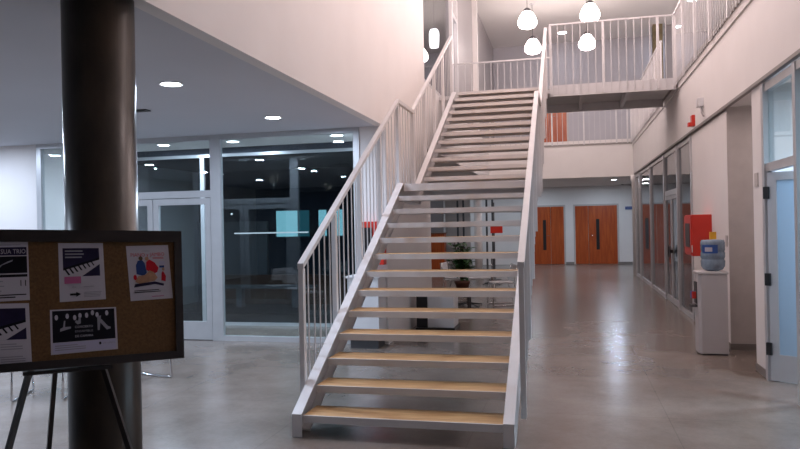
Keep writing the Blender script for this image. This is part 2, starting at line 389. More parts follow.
for i, (a, b, hy) in enumerate(((13.36, 14.195, 14.1), (14.205, 15.04, 14.3))):
    mb = MB(); t = .07
    mb.box(XR, XR+.045, a, a+t, .01, 2.07, 'alu').box(XR, XR+.045, b-t, b, .01, 2.07, 'alu').box(XR, XR+.045, a+t, b-t, 2.0, 2.07, 'alu').box(XR, XR+.045, a+t, b-t, .01, .12, 'alu')
    o = struct('door_%d' % (3+i), mb, ('near' if i == 0 else 'far')+' glazed leaf in the right glass screen', 'door')
    B(XR+.018, XR+.026, a+t, b-t, .12, 2.0, 'glass_dark').build('pane', o)
    MB().box(XR-.05, XR, hy-.02, hy+.02, .98, 1.04, 'black').box(XR-.06, XR-.045, hy-.03, hy+.03, .9, 1.12, 'black').build('door_handle', o)
struct('trim_6', MB().lathe([(.07, 0), (.07, 2.75), (.1, 2.78), (.1, 2.95)], (XR-.02, 21.62, 0), 'wall', 20), 'round white post at the end of the glass screen', 'post')

# near right aluminium door frame with open leaf
w = MB(); yposts(w, [7.59, 6.58], .08, 0, 2.925, x1=XR+.08); w.box(XR, XR+.06, 6.62, 7.55, 2.06, 2.14, 'alu').box(XR, XR+.06, 6.62, 7.55, 2.85, 2.925, 'alu')
w.box(XR-.01, XR+.06, 5.1, 6.54, 0, .08, 'alu').box(XR-.01, XR+.06, 5.1, 6.54, 2.85, 2.925, 'alu').box(XR-.01, XR+.06, 5.0, 5.1, 0, 2.925, 'alu')
w = struct('window_4', w, 'aluminium frame and fanlight around the open door at the right edge', 'window')
B(XR+.025, XR+.035, 6.62, 7.55, 2.14, 2.85, 'glass').build('pane', w)
B(XR+.025, XR+.035, 5.1, 6.54, .08, 2.85, 'glass').build('pane', w)
hx, hy = XR+.012, 7.545
e = thing('door_5', (hx, hy, 0), 'aluminium door with pale blue frosted glass standing ajar', 'door', rz=R(-37), kind='structure')
t = .085; W = .80
def L(mb, *a): return mb.box(*a)
MB().box(0, t, -.02, .02, .012, 2.05, 'alu').box(W-t, W, -.02, .02, .012, 2.05, 'alu').box(t, W-t, -.02, .02, 1.97, 2.05, 'alu').box(t, W-t, -.02, .02, .012, .27, 'alu').build('leaf_frame', e, local=True)
MB().box(t, W-t, -.006, .006, .27, 1.97, 'glass_frost').build('frosted_pane', e, local=True)
for z in (.32, 1.0, 1.85):
    MB().box(-.03, .02, -.045, -.015, z-.06, z+.06, 'black').build('hinge', e, local=True)
MB().tube([(W-.05, -.02, 1.02), (W-.05, -.07, 1.02), (W-.16, -.07, 1.02)], .009, 'chrome').build('door_handle', e, local=True)
struct('wall_right', B(XR+.2, 6, 7.75, 7.85, 0, 2.97, 'wall'), 'side wall of the room behind the open door', 'wall')
struct('wall_right', B(5.0, 5.1, 2, 7.75, 0, 2.97, 'wall'), 'back wall of the room behind the open door', 'wall')

# upper left glazed partition
w = MB(); x0, x1 = XL-.1, XL-.02
w.box(x0, x1, 11.95, 12.0, ZU+.02, ZC, 'alu').box(x0, x1+.03, 15.05, 15.2, ZU+.02, ZC, 'steel').box(x0, x1+.03, 15.75, 15.9, ZU+.02, ZC, 'steel').box(x0, x1+.03, 15.2, 15.75, 6.15, 6.25, 'steel').box(x0, x1, 12.0, 15.05, ZU+.02, ZU+.1, 'alu')
w = struct('window_5', w, 'upper floor glass partition with narrow door left of the stair head', 'window')
B(x0+.03, x0+.04, 12.0, 15.05, ZU+.1, ZC, 'glass_dark').build('pane', w)
B(x0+.03, x0+.04, 15.2, 15.75, ZU+.02, 6.15, 'glass_dark').build('pane', w)
struct('wall_left', B(XL-.1, XL-.03, 15.9, 24.2, ZU+.02, ZC, 'greypanel'), 'grey upper partition beside the stair head', 'wall')
struct('trim_7', B(XL-.05, XL+.1, 18.7, 18.86, ZU, ZC, 'wall'), 'slim white upper floor post', 'post')
struct('ceiling', B(-10.5, XL-.1, 11.95, 28, ZT+.2, ZU, 'ceil'), 'upper floor slab on the left', 'slab')

# orange doors at the far end
def orange_pair(name, xa, xb, seam, wx, hx, label, z0=0, y=YB, H=2.2):
    o = struct(name, MB().box(xa-.06, xa, y-.03, y, z0, z0+H+.06, 'jamb').box(xb, xb+.06, y-.03, y, z0, z0+H+.06, 'jamb').box(xa, xb, y-.03, y, z0+H, z0+H+.06, 'jamb'), label, 'door')
    B(xa, seam-.006, y-.028, y-.004, z0+.01, z0+H, 'door_wood').build('door_leaf', o)
    B(seam+.006, xb, y-.028, y-.004, z0+.01, z0+H, 'door_wood').build('door_leaf', o)
    if wx: B(wx-.06, wx+.06, y-.034, y-.028, z0+.55, z0+1.7, 'black').build('vision_panel', o)
    MB().tube([(hx, y-.03, z0+1.1), (hx, y-.08, z0+1.1), (hx+.14*(1 if hx < wx else -1), y-.08, z0+1.1)], .012, 'chrome').build('door_handle', o)
orange_pair('door_6', .22, 1.74, .70, 1.04, .80, 'right orange wooden double door on the far wall')
orange_pair('door_7', -1.75, -.20, -.69, -.92, -.74, 'left orange wooden double door, partly behind the stair railing')
sb = thing('sideboard', (-4.6, 24.0, 0), 'brown wooden sideboard far back left, seen between the lower treads', 'sideboard')
MB().box(-5.2, -4.2, 23.8, 24.2, .06, 1.28, 'door_wood').build('body', sb)
MB().box(-5.22, -4.18, 23.78, 24.22, 1.2805, 1.32, 'bench_wood').build('top', sb)
MB().box(-5.15, -4.25, 23.84, 24.18, 0, .059, 'darkgrey').build('plinth', sb)
struct('wall_back', B(-6.5, -4.36, 24.6, 24.7, 0, ZT, 'greypanel'), 'grey wall panel at the far left lobby', 'wall')
orange_pair('door_9', -1.1, -.02, -.6, 0, -.5, 'orange wooden door on the upper floor under the bridge', ZU, 24.2, 1.98)

# under-stair lobby: white column, dark frames, signs
struct('trim_8', MB().lathe([(.13, 0), (.13, ZT)], (-2.9, 22.9, 0), 'wall', 24), 'slim white round column behind the plant', 'column')
w = MB()
for x in (-3.75, -3.55, -2.75, -2.55): w.box(x-.03, x+.03, 24.0, 24.08, 0, ZT, 'darkgrey')
struct('window_6', w.box(-3.75, -2.55, 24.0, 24.08, 2.1, 2.18, 'darkgrey'), 'dark slim framed opening at the far left lobby', 'window')
struct('wall_back', B(-4.35, -3.45, 25, 25.1, 0, ZT, 'jamb'), 'brownish wall panel at the far left lobby', 'wall')

# ------------------------------------------------------------------ staircase
stair = thing('staircase', (-1.26, Y1, 0), 'long straight white steel staircase with open wooden treads and a landing', 'staircase')
def topz(y):
    if y <= YL: return rr+(y-Y1)*rr/gg
    if y <= YU-gg: return 13*rr
    return 14*rr+(y-YU)*rr/gg
D = .25; yend = 13.0
ys = [5.0, YL, YU-gg, yend]
top = [(5.0, rr+.012)]+[(y, topz(y)+.012) for y in ys[1:]]
ybot = Y1+(D-rr)*gg/rr
bot = [(yend, topz(yend)+.012-D), (YU-gg+.06, 13*rr+.012-D), (YL+.06, 13*rr+.012-D), (ybot, 0), (5.0, 0)]
for sx, xo, xi in ((-1, -2.09, -2.011), (1, -.405, -.485)):
    mb = MB(); a, b = sorted((xo, xo-sx*.012))
    mb.prism(top+bot, a, b, 'steel')
    fa, fb = sorted((xo-sx*.0125, xi))
    mb.prism(top+[(y, z-.014) for y, z in reversed(top)], fa, fb, 'steel')
    lo = list(reversed(bot[:4]))
    mb.prism(lo+[(y, z+.014) for y, z in reversed(lo)], fa, fb, 'steel')
    mb.box(fa, fb, 5.0, 5.012, .001, rr-.003, 'steel')
    mb.build('stringer', stair)
# one tread with its steel tray, then copies
tx0, tx1 = -2.005, -.49
def tread_at(n, y): return Vector((0, y, n*rr))
tw = MB().box(tx0, tx1, Y1+.012, Y1+.30, rr-.024, rr, 'tread_wood').build('tread', stair)
tf = MB().box(tx0, tx1, Y1-.004, Y1+.0115, rr-.056, rr, 'steel').box(tx0, tx1, Y1+.0115, Y1+.296, rr-.03, rr-.0245, 'steel').box(tx0, tx1, Y1+.29, Y1+.302, rr-.062, rr-.0245, 'steel').build('tread_frame', tw)
base = tw.location.copy()
for n in range(2, 26):
    if n == 13: continue
    y = Y1+(n-1)*gg if n < 13 else YU+(n-14)*gg
    c = tw.copy(); COL.objects.link(c); c.location = base+Vector((0, y-Y1, (n-1)*rr))
    d = tf.copy(); COL.objects.link(d); d.parent = c
lt = MB().box(tx0, tx1, YL+.012, YU+.006, 13*rr-.024, 13*rr, 'tread_wood').build('landing', stair)
MB().box(tx0, tx1, YL-.004, YL+.0115, 13*rr-.09, 13*rr, 'steel').box(tx0, tx1, YU-.01, YU+.002, 13*rr-.16, 13*rr-.0245, 'steel').box(tx0, tx1, YL+.0115, YU-.01, 13*rr-.034, 13*rr-.0245, 'steel').build('landing_frame', lt)

RH = .99
def railz(y):
    if y <= 8.74: return rr+(y-Y1)*rr/gg+RH
    if y <= 9.66: return rr+(8.74-Y1)*rr/gg+RH
    return None
ZLAND = railz(8.74)
def railz2(y): return ZLAND+(y-9.62)*rr/gg
def rail_z(y): return railz(y) if y <= 9.62 else railz2(y)
def strbot(y):
    return max(.07, topz(min(y, yend))-.2)
def stair_rail(x, label):
    r = thing('stair_railing', (x, 5.33, .07), label, 'railing', 'white bar railings on both sides of the stairs')
    pts = [(5.305, rail_z(5.305)), (8.74, ZLAND), (9.62, ZLAND), (13.16, rail_z(13.16))]
    mb = MB(); hh = .045
    poly = [(y, z) for y, z in pts]+[(y, z-hh) for y, z in reversed(pts)]
    mb.prism(poly, x-.026, x+.026, 'steel').build('handrail', r)
    posts = [5.33, 6.16, 6.98, 7.80, 8.72, 9.64, 10.48, 11.32, 12.16, 13.13]
    for y in posts:
        B(x-.02, x+.02, y-.027, y+.027, strbot(y), rail_z(y)-hh+(.0 if 8.74 <= y <= 9.62 else -.012), 'steel').build('post', r)
    b0 = None
    for a, b in zip(posts, posts[1:]):
        k = 6
        for i in range(1, k):
            y = a+(b-a)*i/k
            B(x-.004, x+.004, y-.0075, y+.0075, strbot(y)+.02, rail_z(y)-hh-.002, 'baluster').build('baluster', r)
    return r
stair_rail(-2.117, 'left stair railing of white bars, beside the glass front')
stair_rail(-.358, 'right stair railing of white bars, on the corridor side')

# ------------------------------------------------------------------ bridge at the top
br = thing('bridge', (0, 13.8, 3.87), 'white steel footbridge joining the stair head to the right gallery', 'bridge')
MB().box(XL+.005, XR-.02, 13.32, 14.65, 4.0, ZU, 'steel').box(-.30, XR-.02, 12.96, 13.32, 4.0, ZU, 'steel').build('deck', br)
MB().box(-.30, XR-.05, 12.93, 12.96, 3.87, ZU, 'steel').build('edge_beam', br)
MB().box(XL+.005, XR-.05, 14.65, 14.68, 3.84, ZU+.06, 'steel').build('edge_beam', br)
for x in (-1.3, -.5, .26, 1.06): MB().box(x-.03, x+.03, 13.32 if x < -.4 else 12.965, 14.645, 3.87, 3.998, 'steel').build('cross_beam', br)
def flat_rail(name, pts_fn, n, label, zt, zb, nb, bottom=None, pk=8, group=None):
    """pts_fn(t)->(x,y) for t 0..1; nb intervals, post every pk"""
    a = pts_fn(0); b = pts_fn(1); al = abs(b[0]-a[0]) > abs(b[1]-a[1])
    r = thing(name, ((a[0]+b[0])/2, (a[1]+b[1])/2, zb), label, 'railing', group)
    def bx(x, y, dx, dy, z0, z1, m):
        if al: return B(x-dx, x+dx, y-dy, y+dy, z0, z1, m)
        return B(x-dy, x+dy, y-dx, y+dx, z0, z1, m)
    cx, cy = (a[0]+b[0])/2, (a[1]+b[1])/2; hl = max(abs(b[0]-a[0]), abs(b[1]-a[1]))/2
    bx(cx, cy, hl+.02, .022, zt-.028, zt, 'steel').build('handrail', r)
    if bottom: bx(cx, cy, hl, .006, bottom-.02, bottom+.02, 'steel').build('bottom_rail', r)
    for i in range(nb+1):
        x, y = pts_fn(i/nb)
        if i % pk == 0 or i == nb: bx(x, y, .022, .014, zb, zt-.0285, 'steel').build('post', r)
        else: bx(x, y, .0065, .006, zb, zt-.0285, 'baluster').build('baluster', r)
    return r
flat_rail('bridge_railing', lambda t: (-.27+t*(1.82+.27), 12.915), 0, 'white bar railing along the near edge of the bridge, right of the stairs', 5.17, 3.9, 16, pk=7)
flat_rail('bridge_railing', lambda t: (-2.35+t*2.05, 14.70), 0, 'white bar railing along the far edge of the bridge, behind the stair head', 5.0, 3.9, 15, pk=15)
flat_rail('gallery_railing', lambda t: (XR-.06, 6.6+t*(12.87-6.6)), 0, 'white bar railing on the gallery edge between bridge and picture corner', 5.17, 3.93, 46, pk=8)
flat_rail('gallery_railing', lambda t: (XR-.06, 14.75+t*(21.85-14.75)), 0, 'white bar railing on the gallery edge beyond the bridge', 5.17, 3.93, 50, pk=8)
flat_rail('balcony_railing', lambda t: (XL+.05+t*(XR-.1-XL-.1), 21.955), 0, 'white bar railing on the far balcony under the bridge', 5.17, 3.95, 26, pk=6)
# upper column
c = MB().box(2.62, 2.9, 22.8, 23.1, ZU, ZC, 'colwood').build('column'); tag(c, 'olive brown concrete column on the upper floor behind the bridge railing', 'column')
c = MB().box(2.4, 2.98, 22.55, 22.6, ZU, ZU+1.1, 'wall').build('panel'); tag(c, 'low white panel standing in front of the olive upper column', 'panel')
c = MB().box(3.0, 3.3, 23.0, 23.2, ZU, ZC, 'greypanel').build('upper_pier'); tag(c, 'grey narrow pier right of the olive upper column', 'pier')

# ------------------------------------------------------------------ lamps
def pendant(x, y, label, first=None):
    if first:
        o = copy_tree(first); o.location = (x, y, 6.5-.25); o['label'] = label; return o
    r = thing('pendant_lamp', (x, y, 6.25), label, 'lamp', 'globe lamps hanging over the stairs')
    prof = [(.0, .0), (.11, .006), (.18, .035), (.222, .10), (.226, .16), (.205, .23), (.165, .31), (.115, .38), (.07, .41)]
    MB().lathe(prof, (x, y, 6.25), 'lamp_on').build('lamp_shade', r)
    MB().lathe([(.085, .40), (.085, .45), (.05, .48), (.015, .50)], (x, y, 6.25), 'darkgrey', 16).build('cap', r)
    MB().tube([(x, y, 6.74), (x, y, ZC-.02)], .006, 'darkgrey', 6).build('cord', r)
    MB().lathe([(.07, 0), (.07, .03)], (x, y, ZC-.03), 'white_plastic', 16).build('ceiling_rose', r)
    return r
p0 = pendant(-.88, 17.0, 'glowing white globe lamp left of the bridge railing, nearer and higher of the left pair')
bpy.context.view_layer.update()
pendant(.56, 16.85, 'glowing white globe lamp over the bridge railing, cut by the top of the picture', p0)
pendant(-.88, 19.6, 'glowing white globe lamp behind the stair head, lower of the left pair', p0)
pendant(.56, 19.6, 'glowing white globe lamp seen through the bridge bars, lower of the right pair', p0)
r = thing('wall_lantern', (-2.89, 15.6, 5.6), 'small glowing lantern behind the upper left glass', 'lamp')
MB().lathe([(.0, 0), (.09, .02), (.11, .15), (.11, .35), (.07, .42)], (-2.89, 15.6, 5.6), 'lamp_on', 20).build('lamp_shade', r)
MB().tube([(-2.89, 15.6, 6.02), (-2.89, 15.6, ZC)], .008, 'darkgrey', 6).build('cord', r)

def light(kind, loc, power, col, size=.2, rot=(0, 0, 0), spread=None):
    l = bpy.data.lights.new('light', kind); l.energy = power; l.color = col
    if kind == 'AREA': l.shape = 'DISK'; l.size = size
    else: l.shadow_soft_size = size
    if spread: l.spread = spread
    o = bpy.data.objects.new('light', l); COL.objects.link(o); o.location = loc; o.rotation_euler = rot
    return o
WARM = (1, .81, .79); COOL = (.68, .80, 1)
for y, w_ in ((14.4, 70), (11.8, 70), (9.2, 75), (6.6, 75)):
    for x in (-.88, .56):
        light('POINT', (x, y, 6.45), w_, WARM, .22)
def downlight(x, y, z, label, power=55, r_=.085, group='round downlights in the low ceiling', col=COOL):
    t_ = thing('downlight', (x, y, z-.012), label, 'ceiling light', group)
    MB().lathe([(r_+.018, 0), (r_+.018, .0115), (r_, .0115), (r_, .008)], (x, y, z-.012), 'white_plastic', 28, False).build('trim_ring', t_)
    MB().lathe([(r_-.002, 0), (r_-.002, .004)], (x, y, z-.009), 'down_on', 28).build('diffuser', t_)
    light('AREA', (x, y, z-.03), power, col, .16)
downlight(-3.54, 5.78, ZT, 'round glowing downlight nearest the dark column')
downlight(-3.48, 7.93, ZT, 'round glowing downlight nearer the glass front')
downlight(-6.22, 9.9, ZT, 'downlight behind the glass above the double door')
downlight(-5.02, 9.9, ZT, 'downlight behind the glass beside the tall post')
downlight(-3.3, 9.8, ZT, 'downlight behind the glass near the stair railing', 18)
downlight(1.43, 23.57, ZT, 'small downlight above the far orange doors')
downlight(3.4, 23.3, ZC, 'downlight over the gallery near the far end', 10, .13)
downlight(3.4, 20.6, ZC, 'downlight over the gallery, nearer one', 10, .13)
downlight(-.1, 22.9, ZC, 'downlight seen through the bridge bars', 6, .13)
# lobby ceiling lamps outside the frame
for x, y in ((-5.8, 5.8), (-8.2, 5.8), (-8.6, 8.0), (-5.8, 3.6), (-8.2, 3.6)):
    light('AREA', (x, y, ZT-.03), 55, COOL, .16)
# far lobby
for x, y in ((-1.5, 23.6), (-1.2, 26), (1.2, 26), (-4.8, 22), (-4.8, 17), (-3.6, 25.8), (4.2, 23.5)):
    light('AREA', (x, y, ZT-.04), 17, (.72, .85, 1), .2)
# rooms on the right, gallery
light('AREA', (3.4, 5.6, 2.9), 120, (.62, .80, 1), .6)
light('AREA', (3.3, 7.3, 2.9), 90, (.62, .80, 1), .3)  # added light to brighten the frosted door pane from behind
light('AREA', (2.45, 8.6, 2.93), 5, WARM, .15)  # added warm fill, lifts the shaded recess reveal
light('POINT', (-5.2, 11.8, 2.5), 5, (1, .85, .7), .1)  # added fill in the patio to bring out the bench
light('AREA', (3.6, 16, 2.9), 10, WARM, .4)
for y in (7.5, 12, 16): light('AREA', (3.4, y, ZC-.1), 16, WARM, .3)
light('AREA', (-5.0, 15, ZC-.1), 60, WARM, .5)

# smoke vent in the ceiling
v = MB().box(-4.9, -4.55, 6.9, 7.0, ZT-.014, ZT, 'darkgrey').box(-4.86, -4.59, 6.92, 6.98, ZT-.018, ZT-.014, 'black').build('ceiling_vent')
tag(v, 'thin dark slot vent in the low ceiling right of the column', 'vent')

# ------------------------------------------------------------------ column on the left
c = MB().lathe([(.207, 0), (.198, .02), (.198, ZT-.0)], (-2.64, 3.55, 0), 'column', 64).build('column')
tag(c, 'thick round dark polished concrete column behind the notice board', 'column')

# ------------------------------------------------------------------ notice board, easel, posters
Cc = Vector((-1.85786862, 3.10117803, .96774346))
ex = Vector((.71740391, .69601326, -.02995288)).normalized(); ey = Vector((-.08130967, .12635493, .98864714)); ey = (ey-ex*ex.dot(ey)).normalized(); nn = ex.cross(ey)
BM = Matrix(((ex.x, ey.x, nn.x, Cc.x), (ex.y, ey.y, nn.y, Cc.y), (ex.z, ey.z, nn.z, Cc.z), (0, 0, 0, 1)))
nb = thing('notice_board', Cc, 'dark framed cork notice board with pinned posters, held by a black easel', 'notice board')
nb.matrix_world = BM
BW, BH = 1.02, .632
MB().box(-BW+.03, -.03, .03, BH-.04, -.022, -.004, 'cork').build('cork_panel', nb, local=True)
MB().box(-BW, 0, BH-.055, BH, -.03, .008, 'bframe').box(-BW, 0, 0, .038, -.03, .008, 'bframe').box(-BW, -BW+.038, .038, BH-.055, -.03, .008, 'bframe').box(-.036, 0, .038, BH-.055, -.03, .008, 'bframe').build('board_frame', nb, local=True)
ea = thing('easel', (-2.3, 3.0, 0), 'thin black tripod easel under the notice board', 'easel')
apex = BM @ Vector((-.53, .52, -.055))
def bp(x, y, z): return BM @ Vector((x, y, z))
l1 = (bp(-.55, .55, -.05), bp(-.672, -.006, -.045), Vector((-2.66, 2.6, 0)))
def leg(a, b, w=.022):
    return MB().bar(a, b, w, w, 'black')
fr = Vector((-1.95, 2.87, .008)); fl = Vector((-2.62, 2.62, .008)); bk = Vector((-2.88, 3.32, .008))
def through(a, b, z):  # extend a->b to height z
    d = b-a; return a+d*((z-a.z)/d.z)
a1 = bp(-.55, .50, -.052)
leg(a1, through(a1, bp(-.672, -.006, -.05), .008)).build('leg', ea)
a2 = bp(-.51, .50, -.052)
leg(a2, through(a2, bp(-.362, -.016, -.05), .008)).build('leg', ea)
a3 = bp(-.53, .48, -.08)
leg(a3, bk).build('leg', ea)
MB().bar(bp(-.60, .50, -.068), bp(-.46, .50, -.068), .03, .04, 'black').build('top_clamp', ea)
MB().bar(bp(-.70, -.011, -.015), bp(-.33, -.011, -.015), .05, .014, 'black').build('ledge', ea)

class Poster:
    def __init__(s, q):       # q: four corners (tl, tr, br, bl) in board coordinates
        s.q = [Vector((a, b, 0)) for a, b in q]; s.mb = MB(); s.k = 0
        s.poly([(0, 0), (1, 0), (1, 1), (0, 1)], 'paper')
    def pt(s, u, v, z=0):
        tl, tr, br_, bl = s.q; p = (bl*(1-u)+br_*u)*(1-v)+(tl*(1-u)+tr*u)*v
        p.z = .0006+z; return p
    def poly(s, pts, m, z=None):
        s.k += 1; h = s.k*.00012 if z is None else z
        s.mb.add([s.pt(u, v, h) for u, v in pts], [tuple(range(len(pts)))], m)
    def rect(s, u0, v0, u1, v1, m): s.poly([(u0, v0), (u1, v0), (u1, v1), (u0, v1)], m)
    def disc(s, u, v, ru, rv, m): s.poly([(u+ru*math.cos(a*math.pi/8), v+rv*math.sin(a*math.pi/8)) for a in range(16)], m)
    def text(s, txt, u, v, h, w, m):
        vs, fs = text_polys(txt, 1.0, 1.0)
        y1 = max(p.y for p in vs); s.k += 1; z = s.k*.00012
        s.mb.add([s.pt(u+p.x*w, v+p.y/y1*h, z) for p in vs], fs, m)
    def lines(s, u0, u1, v0, v1, n, m, seed=0):
        rnd = random.Random(seed)
        for i in range(n):
            v = v0+(v1-v0)*i/n; hh = (v1-v0)/n*.45
            s.rect(u0, v, u0+(u1-u0)*rnd.uniform(.7, 1), v+hh, m)
    def build(s, label):
        # sheet thickness
        vs = [s.pt(*c) for c in ((0, 0), (1, 0), (1, 1), (0, 1))]; lo = [p-Vector((0, 0, .0005)) for p in vs]
        s.mb.add(vs+lo, [(4, 5, 6, 7)]+[(i, (i+1) % 4, (i+1) % 4+4, i+4) for i in range(4)], 'paper')
        # origin in the sheet's middle
        c = s.pt(.5, .5); c.z = 0
        s.mb.v = [p-c for p in s.mb.v]
        o = s.mb.build('poster', mat4=BM @ Matrix.Translation(c+Vector((0, 0, -.004))))
        tag(o, label, 'poster', 'posters pinned on the cork board'); return o
def piano(p, u0, v0, u1, v1):
    def q(a, b): return (u0+(u1-u0)*a, v0+(v1-v0)*b)
    p.rect(u0, v0, u1, v1, 'indigo')
    p.poly([q(0, 0), q(.50, 0), q(1, .42), q(1, .58), q(0, .22)], 'paper')
    p.poly([q(.0, .22), q(1, .58), q(1, .66), q(0, .30)], 'ink')
    for i in range(7):
        t = .04+i*.12; a = q(t, .22+t*.36); sc = 1-t*.45
        p.poly([a, (a[0]+.05*sc*(u1-u0), a[1]+.016*(v1-v0)), (a[0]+(.05+.10)*sc*(u1-u0), a[1]-.17*sc*(v1-v0)), (a[0]+.10*sc*(u1-u0), a[1]-.19*sc*(v1-v0))], 'ink')
def arrow(p, u, v, w, h, m='ink'):
    p.poly([(u, v-h*.2), (u+w*.55, v-h*.2), (u+w*.55, v-h*.5), (u+w, v), (u+w*.55, v+h*.5), (u+w*.55, v+h*.2), (u, v+h*.2)], m)
# 1: keyboard poster with pink box and arrow
p = Poster([(-.56, .572), (-.367, .572), (-.355, .304), (-.552, .298)])
piano(p, .09, .42, .90, .91); p.lines(.14, .62, .74, .90, 3, 'greyink', 3)
p.rect(.11, .30, .47, .42, 'pink'); p.text('Bs.', .28, .225, .035, .09, 'greyink'); p.lines(.52, .76, .235, .26, 1, 'greyink')
arrow(p, .22, .115, .24, .085); p.lines(.52, .92, .06, .16, 4, 'greyink', 5)
p.build('piano keyboard poster with pink box and black arrow, upper middle of the board')
# 2: ensemble poster
p = Poster([(-.593, .264), (-.311, .265), (-.304, .067), (-.588, .061)])
p.rect(.03, .26, .97, .97, 'ink')
for u, v in ((.09, .82), (.25, .84), (.36, .80), (.44, .84), (.54, .84), (.63, .89), (.70, .84), (.85, .87)): p.disc(u, v, .025, .06, 'paper')
p.poly([(.36, .70), (.40, .64), (.45, .66), (.45, .80), (.42, .80), (.41, .72), (.38, .74)], 'greyink')
p.poly([(.14, .50), (.30, .56), (.30, .60), (.19, .60), (.14, .56)], 'greyink'); p.poly([(.18, .56), (.21, .56), (.22, .74), (.2, .74)], 'greyink')
p.poly([(.70, .48), (.73, .48), (.76, .82), (.70, .80)], 'greyink'); p.poly([(.76, .74), (.86, .56), (.90, .54), (.90, .50), (.84, .48), (.74, .66)], 'greyink')
p.text('CONCIERTO', .36, .56, .05, .27, 'paper'); p.text('ENSAMBLE', .36, .46, .05, .27, 'greyink'); p.text('DE CAMARA', .36, .35, .05, .27, 'paper')
p.rect(.03, .02, .97, .25, 'paleblue'); p.lines(.06, .52, .08, .22, 3, 'greyink', 2); p.disc(.73, .175, .018, .035, 'ink'); p.text('unt cultura', .77, .155, .05, .18, 'greyink')
p.build('landscape poster of a dark music ensemble photo, lower middle of the board')
# 3: piano y jambo
p = Poster([(-.263, .557), (-.065, .562), (-.046, .297), (-.244, .29)])
p.text('DUO', .38, .885, .03, .16, 'greyink'); p.text('PIANO y JAMBO', .09, .80, .065, .80, 'redink'); p.lines(.60, .88, .75, .79, 2, 'redink'); p.rect(.74, .64, .88, .70, 'paleblue'); p.rect(.74, .58, .86, .62, 'blueink')
p.poly([(.19, .48), (.36, .44), (.43, .50), (.40, .68), (.34, .74), (.24, .72), (.19, .64)], 'blueink'); p.disc(.315, .765, .05, .04, 'stem')
p.poly([(.42, .56), (.56, .46), (.68, .50), (.72, .58), (.64, .68), (.52, .74), (.44, .70)], 'redink'); p.disc(.46, .755, .045, .038, 'skin_ink')
p.poly([(.14, .34), (.24, .30), (.60, .34), (.68, .40), (.60, .50), (.50, .54), (.40, .46), (.22, .44)], 'skin_ink')
p.poly([(.10, .24), (.60, .28), (.80, .24), (.82, .28), (.60, .33), (.14, .30)], 'indigo'); p.poly([(.76, .34), (.86, .32), (.88, .42), (.82, .52), (.78, .48)], 'redink')
p.disc(.15, .42, .04, .05, 'redink'); p.disc(.83, .55, .03, .03, 'skin_ink'); p.lines(.10, .90, .14, .20, 2, 'ink', 4); p.lines(.50, .80, .05, .08, 1, 'pink')
p.build('poster with red heading over two musicians, right side of the board')
# 4: trio poster
p = Poster([(-.90, .577), (-.684, .581), (-.674, .313), (-.895, .309)])
p.rect(.03, .76, .97, .90, 'indigo'); p.text('SUA TRIO', .50, .79, .075, .45, 'paper')
p.rect(.03, .46, .97, .745, 'ink'); p.poly([(.30, .50), (.40, .56), (.62, .66), (.72, .69), (.70, .66), (.52, .60), (.42, .50)], 'greyink')
p.rect(.03, .395, .97, .44, 'ink'); p.lines(.06, .9, .93, .965, 1, 'greyink'); p.lines(.10, .60, .16, .36, 5, 'greyink', 7)
p.text('11', .84, .24, .10, .10, 'ink'); p.lines(.06, .95, .05, .13, 2, 'ink', 8); p.disc(.35, .25, .06, .06, 'greyink')
p.build('black and white poster reading SUA TRIO at the left picture edge, upper one')
# 5: keyboard poster low left
p = Poster([(-.90, .303), (-.678, .299), (-.664, .032), (-.895, .034)])
piano(p, .06, .36, .93, .92); p.rect(.06, .22, .40, .36, 'ink'); p.lines(.48, .9, .24, .44, 3, 'greyink', 9); p.rect(.44, .20, .93, .40, 'paper'); p.lines(.48, .86, .24, .36, 3, 'greyink', 2)
arrow(p, .20, .12, .28, .085); p.lines(.48, .92, .04, .15, 3, 'greyink', 6)
p.build('piano keyboard poster at the left picture edge, below the trio poster')

